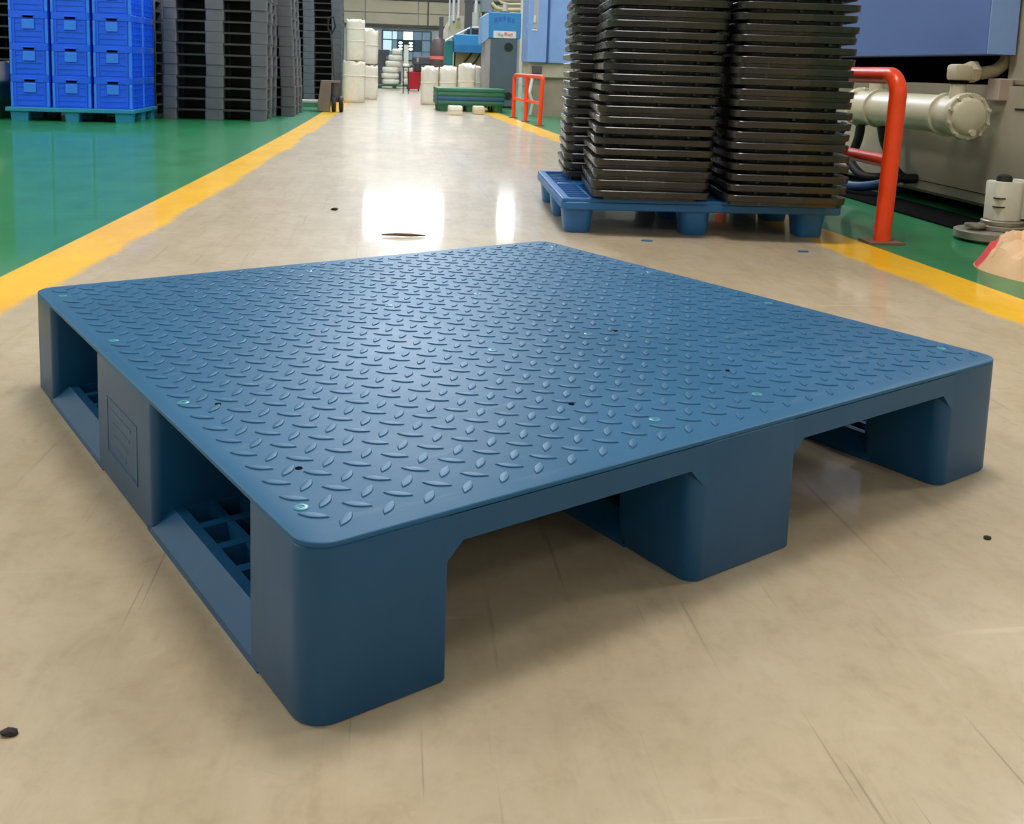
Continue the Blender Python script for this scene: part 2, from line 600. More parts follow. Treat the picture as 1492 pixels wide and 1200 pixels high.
# diamond treads
def tread_loops(cx, cy, ang, ln=0.0138, wd=0.0044, h=0.0013):
    out = []
    n = 6
    for s, z in ((1.0, -0.0002), (0.88, h * 0.9), (0.76, h)):
        lp = []
        for side in (1, -1):
            for k in range(n):
                q = -1 + 2 * k / n
                if side < 0:
                    q = -q
                px = q * ln * s
                py = side * wd * s * (1 - q * q)
                lp.append((cx + px * math.cos(ang) - py * math.sin(ang), cy + px * math.sin(ang) + py * math.cos(ang), z))
        out.append(lp)
    return out
bm = B()
rings(bm, tread_loops(0, 0, 0), False, True)
tread = obj('tread', bm, m_deck, root, 25)
pitch = 0.0371
pos = []
for i in range(-2, 30):
    for j in range(-2, 30):
        for kind in (0, 1):
            u = 0.139 - 0.111 + (i + 0.5 * kind) * 0.0382
            v = 0.122 - 0.111 + (j + 0.5 * kind) * pitch
            if not (0.012 < u < PW - 0.012 and 0.012 < v < PD - 0.012):
                continue
            if min(math.hypot(u - a, v - b) for a, b in plug_pos) < 0.013:
                continue
            pos.append((u, v, -PI / 4 if kind == 0 else PI / 4))
ang = math.radians(29.2)
def dcam(p):
    wx = -0.057 + p[0] * math.cos(ang) - p[1] * math.sin(ang)
    wy = 0.704 + p[0] * math.sin(ang) + p[1] * math.cos(ang)
    return wx * wx + wy * wy
pos.sort(key=dcam)
for i, (u, v, a) in enumerate(pos[:300]):
    if i == 0:
        tread.location = (u, v, PH)
        tread.rotation_euler = (0, 0, a)
    else:
        part_copy(tread, root, (u, v, PH), a)
bm = B()
for (u, v, a) in pos[300:]:
    lp = tread_loops(u, v, a)
    rings(bm, [[(x_, y_, z_ + PH) for x_, y_, z_ in l_] for l_ in lp], False, True)
o = obj('treads_far', bm, m_deck, root, 25)
o['kind'] = 'stuff'

# ------------------------------------------------------------------ blue nine-leg pallet with stacks of black trays
m_pal2 = plastic('pallet_bright_blue', (46, 112, 178), 0.42, dusty=0.05)
r2 = thing('nine_leg_pallet', 'bright blue plastic pallet on round legs under the stacks of black trays', 'pallet', (0.527, 3.022, 0), math.radians(-3.0))
bm = B()
W2, D2 = 0.895, 0.83
ZD = 0.112
rslab(bm, 0, W2, 0, D2, 0.02, [(0.076, 0.004), (0.080, 0.0), (0.098, 0.0), (0.102, 0.004)], 5)
obj('deck', bm, m_pal2, r2, 40)
bm = B()
for (a, b, c, d) in ((0, W2, 0, 0.03), (0, W2, D2 - 0.03, D2), (0, 0.03, 0.03, D2 - 0.03), (W2 - 0.03, W2, 0.03, D2 - 0.03), (0.44, 0.475, 0.03, D2 - 0.03), (0.03, 0.44, 0.40, 0.43), (0.475, W2 - 0.03, 0.40, 0.43)):
    box(bm, a + 0.002, b - 0.002, c + 0.002, d - 0.002, 0.100, ZD, bev=0.003)
obj('deck_rim', bm, m_pal2, r2)
bm = B()
for i in range(1, 14):
    v = 0.03 + 0.37 * i / 7
    if v > D2 - 0.04:
        continue
    box(bm, 0.03, 0.44, v - 0.005, v + 0.005, 0.098, 0.1095)
    box(bm, 0.475, W2 - 0.03, v - 0.005, v + 0.005, 0.098, 0.1095)
for i in range(1, 6):
    u = 0.03 + 0.41 * i / 6
    box(bm, u - 0.004, u + 0.004, 0.03, D2 - 0.03, 0.098, 0.109)
obj('deck_grid', bm, m_pal2, r2)
bm = B()
rslab(bm, -0.049, 0.049, -0.06, 0.06, 0.035, [(0.0, 0.012), (0.003, 0.009), (0.078, 0.0)], 6)
leg = obj('leg', bm, m_pal2, r2, 40)
first = True
for u in (0.058, 0.432, 0.806):
    for v in (0.075, D2 / 2, D2 - 0.075):
        if first:
            leg.location = (u, v, 0)
            first = False
        else:
            part_copy(leg, r2, (u, v, 0))

m_tray = mat('black_tray_plastic', (48, 47, 46), 0.26, var=0.22, scale=14.0)
TW, TDp = 0.368, 0.49
def tray_mesh(ins=0.035):
    bm = B()
    # inset base foot ring and a thick rounded board with a low rim
    rslab(bm, -TW / 2 + ins, TW / 2 - ins, -TDp / 2 + ins, TDp / 2 - ins, 0.03, [(0.0, 0.002), (0.0115, 0.0)], 4)
    rslab(bm, -TW / 2, TW / 2, -TDp / 2, TDp / 2, 0.035, [(0.011, 0.005), (0.0125, 0.0025), (0.030, 0.0), (0.0318, 0.0015)], 5)
    # ribs under the board
    for x_ in (-0.10, 0.0, 0.10):
        box(bm, x_ - 0.004, x_ + 0.004, -TDp / 2 + 0.012, TDp / 2 - 0.012, 0.005, 0.0115)
    return bm
src = None
STK = ((0.822, 3.196, 'front left', 20, 0.036), (1.232, 3.13, 'front right', 20, 0.0), (0.828, 3.745, 'rear left', 20, 0.014), (1.245, 3.685, 'rear right', 20, 0.012))
for (u, v, nm, n, lean) in STK:
    z = ZD + 0.0005
    for k in range(n):
        px, py = u + lean * k / 20 + random.uniform(-0.004, 0.004), v + random.uniform(-0.005, 0.005)
        rz = math.radians(-7.0 + random.uniform(-1.2, 1.2))
        lab = 'black plastic tray, %s in the %s stack on the blue pallet' % (ORD[k], nm)
        if src is None:
            src = obj('black_tray', tray_mesh(), m_tray, None, 40)
            deep = obj('black_tray', tray_mesh(0.009), m_tray, None, 40).data
            bpy.data.objects.remove(bpy.data.objects['black_tray.001'])
            o = src
        else:
            o = src.copy()
            if random.random() < 0.13:
                o.data = deep
            C.objects.link(o)
        o.location = (px, py, z)
        o.rotation_euler = (0, 0, rz)
        tag(o, lab, 'tray', 'black trays stacked on the blue pallet')
        z += 0.0322

# ------------------------------------------------------------------ crates on the left
m_crate = mat('crate_blue', (22, 98, 248), 0.32, var=0.10, scale=5.0)
m_crate_l = mat('crate_blue_panel', (50, 130, 252), 0.35, var=0.06, scale=5.0)
m_teal = mat('teal_pallet', (38, 138, 176), 0.4, var=0.08)
CWd, CDp, CH = 0.278, 0.36, 0.2345
def make_crate():
    t_ = thing('stacking_crate', '', 'crate')
    bm = B()
    box(bm, 0.008, CWd - 0.008, 0.008, CDp - 0.008, 0.0, CH - 0.02)
    obj('body', bm, m_crate, t_)
    bm = B()
    rslab(bm, 0, CWd, 0, CDp, 0.014, [(CH - 0.050, 0.003), (CH - 0.048, 0.0), (CH - 0.002, 0.0), (CH, 0.002)], 3)
    obj('rim', bm, m_crate, t_, 40)
    bm = B()
    for zz in (0.012, 0.052, 0.092, 0.150):
        box(bm, 0.002, CWd - 0.002, 0.003, CDp - 0.003, zz, zz + 0.008)
    for xx in (0.03, CWd - 0.042):
        box(bm, xx, xx + 0.012, 0.002, CDp - 0.002, 0.0, CH - 0.05)
    for q in range(7):
        yy = 0.03 + q * (CDp - 0.06) / 6
        box(bm, 0.001, CWd - 0.001, yy - 0.005, yy + 0.005, 0.0, CH - 0.05)
    obj('ribs', bm, m_crate, t_)
    # corner posts
    for xx in (0.0, CWd - 0.022):
        for yy in (0.0, CDp - 0.022):
            obj('corner_post', bx(xx + 0.001, xx + 0.021, yy + 0.001, yy + 0.021, 0.0, CH - 0.05, bev=0.005), m_crate_l, t_)
    cx = CWd / 2
    p = obj('handle_panel', bx(cx - 0.043, cx + 0.043, -0.004, 0.008, 0.108, 0.178, bev=0.003), m_crate_l, t_)
    obj('hand_slot', bx(cx - 0.038, cx + 0.038, -0.0015, 0.004, 0.1885, 0.2045), m_hole, t_)
    obj('handle_lip', bx(cx - 0.046, cx + 0.046, -0.009, 0.004, 0.2045, 0.2125, bev=0.002), m_crate, t_)
    return t_
tp = thing('teal_pallet', 'teal plastic pallet under the stacked blue crates', 'pallet', (-2.84, 7.79, 0), 0)
bm = B()
rslab(bm, 0, 0.92, 0, 0.80, 0.02, [(0.070, 0.004), (0.074, 0.0), (0.097, 0.0), (0.100, 0.003)], 4)
obj('deck', bm, m_teal, tp, 40)
for (a, b) in ((0.03, 0.165), (0.415, 0.525), (0.775, 0.905)):
    for (c, d) in ((0.015, 0.13), (0.34, 0.46), (0.67, 0.785)):
        bm = B()
        rslab(bm, a, b, c, d, 0.015, [(0.0, 0.008), (0.072, 0.0)], 3)
        obj('leg', bm, m_teal, tp, 40)
crate = None
COLN = ('left', 'middle', 'right')
LAYN = ('bottom', 'second', 'third', 'top')
for row in range(2):
    for ci in range(3):
        for ly in range(4):
            loc = (-2.815 + ci * 0.297, 7.85 + row * 0.372, 0.1005 + ly * CH)
            lab = 'blue crate, %s layer, %s column, %s row on the teal pallet' % (LAYN[ly], COLN[ci], ('front', 'rear')[row])
            if crate is None:
                crate = make_crate()
                crate.location = loc
                crate['label'] = lab
                crate['group'] = 'blue crates on the teal pallet'
            else:
                dup(crate, loc, 0.0, lab)

# ------------------------------------------------------------------ dark pallet stacks
m_dpal = mat('charcoal_pallet', (94, 98, 108), 0.5, var=0.12, scale=9.0)
DW, DD, DH = 0.825, 0.79, 0.0902
def make_dpal():
    t_ = thing('charcoal_pallet', '', 'pallet')
    bm = B()
    rslab(bm, 0, DW, 0, DD, 0.012, [(DH - 0.018, 0.006), (DH - 0.016, 0.004), (DH - 0.003, 0.004), (DH - 0.0016, 0.006)], 3)
    obj('deck', bm, mat('charcoal_deck', (52, 52, 54), 0.5), t_, 40)
    for (a, b) in ((0.0, 0.108), (0.335, 0.482), (0.698, DW)):
        for (c, d) in ((0.0, 0.11), (0.33, 0.46), (0.68, DD)):
            bm = B()
            rslab(bm, a, b, c, d, 0.01, [(0.0, 0.002), (0.002, 0.0), (DH - 0.0012, 0.0)], 3)
            obj('block', bm, m_dpal, t_, 40)
    obj('gap_filler', bx(0.03, DW - 0.03, 0.36, 0.43, 0.0, DH - 0.017), mat('charcoal_deck', (52, 52, 54), 0.5), t_)  # added dark core pieces, close the view through and keep the gaps dark
    obj('gap_filler', bx(0.36, 0.46, 0.10, 0.70, 0.0, DH - 0.017), mat('charcoal_deck', (52, 52, 54), 0.5), t_)
    return t_
dp = None
DST = ((-1.86, 8.50, 13, 'stack beside the blue crates', 0.0, 0.004), (-1.703, 9.36, 13, 'half hidden second stack', 0.0, -0.05), (-1.478, 13.3, 17, 'far stack beside the white sacks', 0.0, -0.02), (-2.86, 8.95, 13, 'stack behind the blue crates', 0.0, 0.0), (-3.75, 8.75, 14, 'added stack at the left picture edge', 0.0, 0.0))  # last stack is added so the left edge stays dark
for (x0_, y0_, n, nm, rz, lean) in DST:
    for k in range(n):
        loc = (x0_ + lean * k / n + random.uniform(-0.004, 0.004), y0_ + random.uniform(-0.006, 0.006), k * DH)
        lab = 'charcoal pallet, %s in the %s' % (ORD[k], nm)
        if dp is None:
            dp = make_dpal()
            dp.location = loc
            dp['label'] = lab
            dp['group'] = 'stacked charcoal pallets'
        else:
            dup(dp, loc, 0.0, lab)

# green bin with a tan sack at the left picture edge
m_green = mat('green_bin', (30, 92, 52), 0.5)
gb = thing('green_bin', 'dark green plastic bin beside the blue crates at the left edge', 'bin', (-3.12, 8.05, 0))
bm = B()
rslab(bm, -0.2, 0.2, -0.2, 0.2, 0.04, [(0.0, 0.03), (0.27, 0.0)], 4)
obj('tub', bm, m_green, gb, 40)
bm = B()
rslab(bm, -0.215, 0.215, -0.215, 0.215, 0.04, [(0.255, 0.0), (0.275, 0.0)], 4)
obj('rim', bm, m_green, gb, 40)
m_sackt = mat('tan_sack', (226, 204, 178), 0.7, bump=0.2)

def sack(name, label, cat, loc, wx, wy, h, m, top=0.16, seed=0, group=None, bands=(0.62,), pillow=False, rot=(0, 0, 0)):
    """woven sack: rounded body, gathered top; crumples by noise"""
    t_ = thing(name, label, cat, loc, 0, group)
    t_.rotation_euler = rot
    bm = B()
    seg, loops = 28, []
    if pillow:
        prof = [(0.02, 0.0), (0.75, 0.01), (0.92, 0.12), (0.99, 0.32), (1.0, 0.6), (0.96, 0.82), (0.85, 0.96), (0.4, 1.0), (0.02, 1.0)]
    else:
        prof = [(0.05, 0.0), (0.90, 0.0), (0.97, 0.03), (1.0, 0.15), (1.02, 0.4), (1.0, 0.62), (1.01, 0.80), (1.0, 1 - top), (0.99, 1 - top * 0.6), (0.93, 1 - top * 0.40), (0.72, 1 - top * 0.5), (0.45, 1 - top * 0.2), (0.25, 1.0), (0.02, 0.985)]
    for (r, z) in prof:
        lp = []
        for k in range(seg):
            a = 2 * PI * k / seg
            # superellipse outline
            ca_, sa_ = math.cos(a), math.sin(a)
            q = (abs(ca_) ** 3 + abs(sa_) ** 3) ** (-1 / 3.0)
            p = Vector((r * q * ca_ * wx / 2, r * q * sa_ * wy / 2, z * h))
            nz = noise.noise(Vector((p.x * 14 + seed * 7.1, p.y * 14, p.z * 9)))
            nz2 = noise.noise(Vector((p.x * 40 + seed * 3.3, p.y * 40, p.z * 16)))
            amp = 0.035 if not pillow else 0.05
            if z > 1 - top and not pillow:
                nz += 1.6 * math.sin(a * 7 + seed + 3 * nz2) * (z - (1 - top)) / top
            f = 1 + amp * nz + 0.02 * nz2
            lp.append((p.x * f, p.y * f, min(h, p.z + (0.035 * nz * h if 0.1 < z else 0)) if z > 0 else 0.0))
        loops.append(lp)
    rings(bm, loops)
    obj('bag', bm, m, t_, 60)
    for bz in bands:
        bm = B()
        lp0 = []
        for s, z in ((1.01, bz * h), (1.045, bz * h + 0.004), (1.045, bz * h + 0.014), (1.01, bz * h + 0.018)):
            l_ = []
            for k in range(seg):
                a = 2 * PI * k / seg
                ca_, sa_ = math.cos(a), math.sin(a)
                q = (abs(ca_) ** 3 + abs(sa_) ** 3) ** (-1 / 3.0)
                l_.append((s * q * ca_ * wx / 2, s * q * sa_ * wy / 2, z))
            lp0.append(l_)
        rings(bm, lp0, False, False)
        obj('strap', bm, m, t_, 60)
    return t_

sack('tan_sack', 'tan crumpled sack on the dark green bin at the left edge', 'sack', (-3.09, 8.02, 0.275), 0.38, 0.34, 0.19, m_sackt, 0.5, 3, bands=())

# ------------------------------------------------------------------ white sacks
m_sack = mat('white_woven_sack', (236, 228, 212), 0.65, var=0.05, scale=20, bump=0.15)
sack('bulk_sack', 'tall white bulk sack standing at the yellow line beside the far charcoal stack', 'sack', (-0.49, 13.15, 0), 0.29, 0.29, 0.54, m_sack, 0.12, 1, 'white sacks on the left')
sack('bulk_sack', 'narrow white bulk sack on top of the sack at the yellow line', 'sack', (-0.475, 13.15, 0.54), 0.235, 0.24, 0.52, m_sack, 0.10, 2, 'white sacks on the left', bands=(0.45, 0.75))
sack('bulk_sack', 'white bulk sack on the floor behind the front left sack pair', 'sack', (-0.33, 14.5, 0), 0.26, 0.28, 0.50, m_sack, 0.14, 4, 'white sacks on the left')
sack('bulk_sack', 'bulging white sack, upper of the rear left sack pair', 'sack', (-0.33, 14.5, 0.50), 0.25, 0.26, 0.50, m_sack, 0.22, 5, 'white sacks on the left', bands=(0.5,))
for i, (xx, yy, h, lab) in enumerate(((0.485, 13.1, 0.50, 'leftmost of the row'), (0.725, 13.14, 0.51, 'second from left in the row'), (0.965, 13.1, 0.55, 'third from left, tallest in the row'), (1.10, 13.42, 0.52, 'rightmost, next to the grey cabinet in the row'))):
    sack('bulk_sack', 'white bulk sack behind the green pallets, %s' % lab, 'sack', (xx, yy, 0), 0.225, 0.25, h, m_sack, 0.16, 8 + i, 'white sacks behind the green pallets', bands=(0.55,))

# far pile of pillow sacks on a green pallet
fp = thing('flat_pallet', 'low green pallet under the far pile of cream sacks', 'pallet', (0.05, 21.3, 0))
obj('deck', bx(-0.36, 0.36, -0.3, 0.3, 0.05, 0.075, bev=0.004), m_green, fp)
for sx in (-0.3, 0.0, 0.3):
    obj('skid', bx(sx - 0.04, sx + 0.04, -0.29, 0.29, 0.0, 0.05), m_green, fp)
PIL = ((-0.03, 0.0, 0.36, 'lowest of the left column'), (-0.04, 0.125, 0.37, 'second up in the left column'), (-0.03, 0.25, 0.35, 'third up in the left column'), (0.02, 0.375, 0.33, 'fourth up in the left column'), (0.06, 0.50, 0.29, 'fifth up in the left column'), (0.09, 0.625, 0.22, 'topmost of the left column'))
for i, (xx, zz, ww, lab) in enumerate(PIL):
    sack('pillow_sack', 'cream pillow sack in the far pile, %s' % lab, 'sack', (xx, 21.2, 0.076 + zz), ww, 0.36, 0.1235, m_sack, 0.1, 20 + i, 'cream sacks in the far pile', bands=(), pillow=True)
for i in range(3):
    sack('pillow_sack', 'small cream pillow sack in the far pile, %s of the right column' % ('lowest', 'middle one', 'topmost')[i], 'sack', (0.285, 21.25, 0.076 + 0.15 * i), 0.14, 0.30, 0.149, m_sack, 0.1, 30 + i, 'cream sacks in the far pile', bands=(), pillow=True)
# post behind the pile
m_grey = mat('light_grey_paint', (186, 182, 176), 0.6)
cp = thing('cream_post', 'cream square post rising behind the far sack pile', 'post', (0.30, 22.2, 0))
obj('shaft', bx(-0.05, 0.05, -0.05, 0.05, 0, 0.93, bev=0.006), m_sack, cp)
obj('foot', bx(-0.09, 0.09, -0.09, 0.09, 0, 0.02), m_sack, cp)
# thin dark stand in front of the pile
m_dark = mat('dark_metal', (46, 46, 48), 0.5, metal=0.3)
st = thing('thin_stand', 'thin dark metal stand in front of the red bin', 'stand', (0.24, 17.6, 0))
for sx in (-0.045, 0.045):
    obj('leg', bx(sx - 0.008, sx + 0.008, -0.06, -0.044, 0, 0.45), m_dark, st)
    obj('leg', bx(sx - 0.008, sx + 0.008, 0.044, 0.06, 0, 0.45), m_dark, st)
obj('top', bx(-0.07, 0.09, -0.07, 0.07, 0.45, 0.475, bev=0.004), m_dark, st)
# red bin
m_red = mat('red_plastic', (184, 18, 36), 0.4)
rb = thing('red_bin', 'red plastic bin standing far down the aisle', 'bin', (0.43, 20.0, 0.0))
bm = B()
rslab(bm, -0.135, 0.135, -0.14, 0.14, 0.03, [(0.03, 0.02), (0.36, 0.0)], 4)
obj('tub', bm, m_red, rb, 40)
bm = B()
rslab(bm, -0.15, 0.15, -0.155, 0.155, 0.03, [(0.345, 0.0), (0.365, 0.0)], 4)
obj('rim', bm, m_red, rb, 40)
for sx in (-0.09, 0.09):
    for sy in (-0.1, 0.1):
        obj('castor', cyl(B(), (sx - 0.012, sy, 0.016), (sx + 0.012, sy, 0.016), 0.016, seg=10), m_dark, rb)
sack('dark_bundle', 'dark grey bundle lying on the far red bin', 'bundle', (0.50, 20.0, 0.366), 0.14, 0.2, 0.2, mat('dark_cloth', (70, 62, 70), 0.8), 0.4, 41, bands=())
sack('pale_bundle', 'pale plastic bundle lying on the far red bin', 'bundle', (0.355, 20.0, 0.366), 0.11, 0.2, 0.09, m_sack, 0.4, 43, bands=())

# dark machinery far behind, in front of the back wall
m_mach = mat('dusky_machine', (78, 76, 80), 0.55)
dm = thing('dusky_press', 'dark machine left of the far sack pile under the window', 'machine', (-0.12, 25.5, 0))
obj('base', bx(-0.34, 0.34, -0.3, 0.3, 0, 0.34, bev=0.02), m_mach, dm)
obj('column', bx(-0.30, 0.05, -0.2, 0.25, 0.34, 0.86, bev=0.02), m_mach, dm)
obj('head', cyl(B(), (-0.05, -0.25, 0.62), (0.32, -0.25, 0.50), 0.10, 0.08, seg=14), mat('brown_grey_machine', (92, 74, 66), 0.55), dm)
obj('spindle', cyl(B(), (0.1, -0.26, 0.36), (0.1, -0.26, 0.55), 0.035, seg=10), m_grey, dm)
dm = thing('dusky_conveyor', 'dark low machine right of the cream post in front of the window', 'machine', (0.78, 25.5, 0))
obj('base', bx(-0.32, 0.36, -0.3, 0.3, 0, 0.5, bev=0.02), m_mach, dm)
obj('hood', bx(-0.28, 0.30, -0.25, 0.25, 0.5, 0.72, bev=0.04), mat('plum_grey_machine', (88, 78, 84), 0.55), dm)
obj('pipe', cyl(B(), (-0.15, -0.28, 0.1), (-0.15, -0.28, 0.68), 0.03, seg=10), m_grey, dm)

# ------------------------------------------------------------------ pallet jack by the left line
m_jack = mat('jack_grey_brown', (128, 116, 108), 0.5)
m_rub = mat('black_rubber', (34, 30, 32), 0.6)
m_gteal = mat('jack_green', (70, 140, 112), 0.45)
pj = thing('pallet_jack', 'grey hand pallet jack with dark wheel parked at the left yellow line', 'pallet jack', (-0.66, 10.45, 0))
prism_pts = [(-0.10, 0.005), (0.03, 0.005), (0.045, 0.30), (-0.06, 0.30)]
bm = prism(B(), prism_pts, 'y', -0.05, 0.08)
obj('body_plate', bm, m_jack, pj)
for sx in (0.05, 0.125):
    bm = B()
    lathe(bm, [(0.02, 0), (0.078, 0.0), (0.082, 0.008), (0.082, 0.032), (0.078, 0.04), (0.02, 0.04)], 22, 'x', (sx, 0.0, 0.082))
    w = obj('wheel', bm, m_rub, pj, 40)
    bm = B()
    lathe(bm, [(0.01, -0.004), (0.03, -0.004), (0.03, 0.044), (0.01, 0.044)], 14, 'x', (sx, 0.0, 0.082))
    obj('hub', bm, m_grey, w, 40)
obj('pump', cyl(B(), (0.08, 0.02, 0.10), (0.08, 0.02, 0.30), 0.045, 0.038, seg=14), m_mach, pj)
obj('bridge', bx(-0.06, 0.13, -0.03, 0.06, 0.295, 0.318, bev=0.004), m_jack, pj)
obj('handle', tube(B(), [(0.08, 0.02, 0.30), (0.06, 0.0, 0.55), (0.04, -0.02, 0.78)], 0.011, 8), m_mach, pj)
obj('grip', tube(B(), [(0.04, -0.02, 0.78), (0.005, -0.02, 0.84), (0.01, -0.02, 0.95), (0.06, -0.02, 0.96), (0.08, -0.02, 0.86), (0.04, -0.02, 0.78)], 0.010, 8), m_rub, pj)
for sy in (0.0, 0.24):
    f = obj('fork', bx(-0.80, -0.08, sy - 0.03, sy + 0.06, 0.085, 0.11, bev=0.004), m_grey, pj)
    obj('fork_skirt', bx(-0.78, -0.08, sy - 0.026, sy + 0.056, 0.04, 0.086), m_gteal, f)
    obj('load_roller', cyl(B(), (-0.72, sy - 0.02, 0.03), (-0.72, sy + 0.05, 0.03), 0.03, seg=12), m_rub, f)

# ------------------------------------------------------------------ green and blue pallets in the middle distance
m_gp = mat('green_pallet', (44, 106, 76), 0.5)
m_bp = mat('dull_blue_pallet', (42, 84, 122), 0.5)
def thin_pallet(lab, z, m, legs):
    t_ = thing('slim_pallet', lab, 'pallet', (0.50, 11.22, z), math.radians(1.0), 'slim pallets before the white sacks')
    bm = B()
    rslab(bm, 0, 0.77, 0, 0.75, 0.02, [(0.0, 0.006), (0.014, 0.004), (0.016, 0.0), (0.042, 0.0), (0.046, 0.003)], 4)
    obj('deck', bm, m, t_, 40)
    if legs:
        for u in (0.02, 0.33, 0.64):
            for v in (0.02, 0.31, 0.62):
                bm = B()
                rslab(bm, u, u + 0.11, v, v + 0.11, 0.02, [(-legs, 0.01), (0.0, 0.0)], 3)
                obj('leg', bm, m, t_, 40)
    return t_
thin_pallet('green slim pallet on stub legs, lowest of the four before the white sacks', 0.072, m_gp, 0.072)
thin_pallet('dull blue slim pallet between green ones before the white sacks', 0.120, m_bp, 0)
thin_pallet('green slim pallet, upper middle of the four before the white sacks', 0.167, m_gp, 0)
thin_pallet('green slim pallet, topmost of the four before the white sacks', 0.214, m_gp, 0)
m_whitebl = mat('white_block', (240, 234, 218), 0.5)
for i, (xa, xb, zz, yy, lab, mm) in enumerate(((0.592, 0.733, 0.095, 10.40, 'left', m_whitebl), (0.872, 0.992, 0.088, 10.72, 'right', mat('cream_block', (228, 212, 182), 0.55)))):
    o = thing('block_carton', '%s of the two pale cartons on the floor before the green pallets' % ('bright white, left' if i == 0 else 'cream, right'), 'carton', ((xa + xb) / 2, yy, 0))
    w = (xb - xa) / 2
    obj('box', bx(-w, w, 0, 0.14, 0, zz, bev=0.012), mm, o, 40)
    obj('tape', bx(-w - 0.001, w + 0.001, -0.001, 0.141, zz * 0.45, zz * 0.55), mat('tape_tan', (206, 190, 168), 0.5), o)

# ------------------------------------------------------------------ grey cabinet with blue machine head
m_cab = mat('cabinet_slate', (86, 100, 112), 0.45, var=0.07)
m_cabside = mat('cabinet_lit_side', (168, 160, 160), 0.5)  # paler than the slate body: light from the left painted into the colour
m_mblue = mat('machine_blue', (56, 138, 198), 0.4, var=0.06)
m_mblue_l = mat('machine_blue_light', (140, 180, 226), 0.35, var=0.05)
cb = thing('machine_cabinet', 'tall slate grey machine cabinet with blue head and round vents right of the white sacks', 'cabinet', (1.22, 12.6, 0))
obj('body', bx(0.0, 0.335, 0, 0.5, 0.02, 0.865, bev=0.006), m_cab, cb)
obj('side_panel', bx(-0.07, 0.0, 0.02, 0.5, 0.02, 0.862), m_cabside, cb)
obj('plinth', bx(-0.06, 0.33, 0.02, 0.48, 0.0, 0.02), m_dark, cb)
hd = obj('blue_head', bx(-0.03, 0.375, 0.0, 0.55, 0.868, 1.19, bev=0.012), m_mblue, cb)
bm = prism(B(), [(-0.11, 0.80), (-0.03, 0.87), (-0.03, 1.185), (-0.11, 1.13)], 'y', 0.005, 0.55)
obj('head_cheek', bm, m_mblue_l, cb)
sg = obj('nameplate', bx(0.03, 0.315, -0.008, 0.0, 0.872, 0.96, bev=0.003), mat('nameplate_white', (232, 226, 222), 0.4), cb)
m_smred = mat('faded_red_print', (222, 140, 130), 0.5)
m_smgry = mat('faded_grey_print', (176, 172, 168), 0.5)
for (a, b, c, d, mm) in ((0.085, 0.115, 0.895, 0.935, m_smgry), (0.12, 0.155, 0.888, 0.92, m_smgry), (0.165, 0.205, 0.905, 0.945, m_smred), (0.21, 0.25, 0.895, 0.93, m_smred), (0.255, 0.27, 0.90, 0.94, m_smred)):
    obj('print', bx(a, b, -0.0095, -0.008, c, d), mm, sg)
m_ltr = mat('violet_print', (58, 104, 190), 0.5)
for (a, b, c, d) in ((0.04, 0.075, 1.06, 0.12 + 1.0), (0.09, 0.13, 1.07, 1.13), (0.145, 0.18, 1.08, 1.14), (0.20, 0.24, 1.07, 1.13), (0.255, 0.29, 1.06, 1.12)):
    obj('lettering', bx(a, b, -0.0012, 0.0, c, d), m_ltr, hd)
for (cx, cz, rr) in ((0.225, 0.765, 0.055), (0.235, 0.155, 0.05)):
    bm = B()
    lathe(bm, [(rr, 0.0), (rr, -0.010), (rr * 0.85, -0.012), (rr * 0.8, -0.006), (rr * 0.35, -0.006), (rr * 0.3, -0.012), (0.001, -0.012)], 20, 'y', (cx, 0, cz))
    obj('round_vent', bm, m_dark, cb, 40)
# blue injection arm to its left
ar = thing('injection_unit', 'blue boxy injection unit with teal frame left of the slate cabinet', 'machine', (0.85, 14.0, 0))
obj('housing', bx(0.0, 0.44, 0, 0.6, 0.70, 0.945, bev=0.01), m_mblue, ar)
obj('stripe', bx(0.0, 0.44, -0.003, 0.0, 0.70, 0.80), mat('machine_blue_dark', (44, 118, 178), 0.4), ar)
m_tealm = mat('teal_machine', (34, 120, 122), 0.5)
obj('teal_column', bx(-0.11, -0.005, 0.2, 0.7, 0.0, 0.86, bev=0.008), m_tealm, ar)
obj('support', bx(0.03, 0.42, 0.15, 0.55, 0.0, 0.70), mat('khaki_machine', (148, 134, 108), 0.6), ar)
for k in range(2):
    obj('hose', tube(B(), [(0.10 + 0.14 * k, 0.12, 0.50), (0.18 + 0.14 * k, 0.10, 0.60), (0.26 + 0.12 * k, 0.12, 0.705)], 0.012, 8), m_rub, ar)
m_hand = mat('pale_handrail', (206, 210, 212), 0.4)
obj('top_rail', tube(B(), [(-0.12, 0.1, 0.85), (0.05, 0.3, 0.95), (0.26, 0.45, 1.06), (0.46, 0.5, 1.07)], 0.014, 8), m_hand, ar)
obj('dark_hopper_mouth', bx(0.20, 0.44, 0.35, 0.58, 0.945, 1.035), m_rub, ar)
obj('rail_post', bx(0.235, 0.26, 0.28, 0.30, 0.945, 1.07), m_tealm, ar)
# dark rounded tank with red band
tk = thing('dark_tank', 'dark brown rounded tank with a red band above the white sacks', 'tank', (0.765, 16.9, 0))
bm = B()
lathe(bm, [(0.11, 0.0), (0.11, 0.5), (0.135, 0.55), (0.14, 0.75), (0.13, 0.88), (0.09, 0.95), (0.01, 0.965)], 22)
obj('shell', bm, mat('brown_tank', (96, 78, 80), 0.55), tk, 40)
bm = B()
lathe(bm, [(0.138, 0.605), (0.146, 0.61), (0.146, 0.655), (0.138, 0.66)], 22)
obj('band', bm, mat('coral_band', (228, 112, 104), 0.5), tk, 40)
obj('stack_pipe', bx(-0.0, 0.07, -0.03, 0.04, 0.94, 1.31), m_mach, tk)
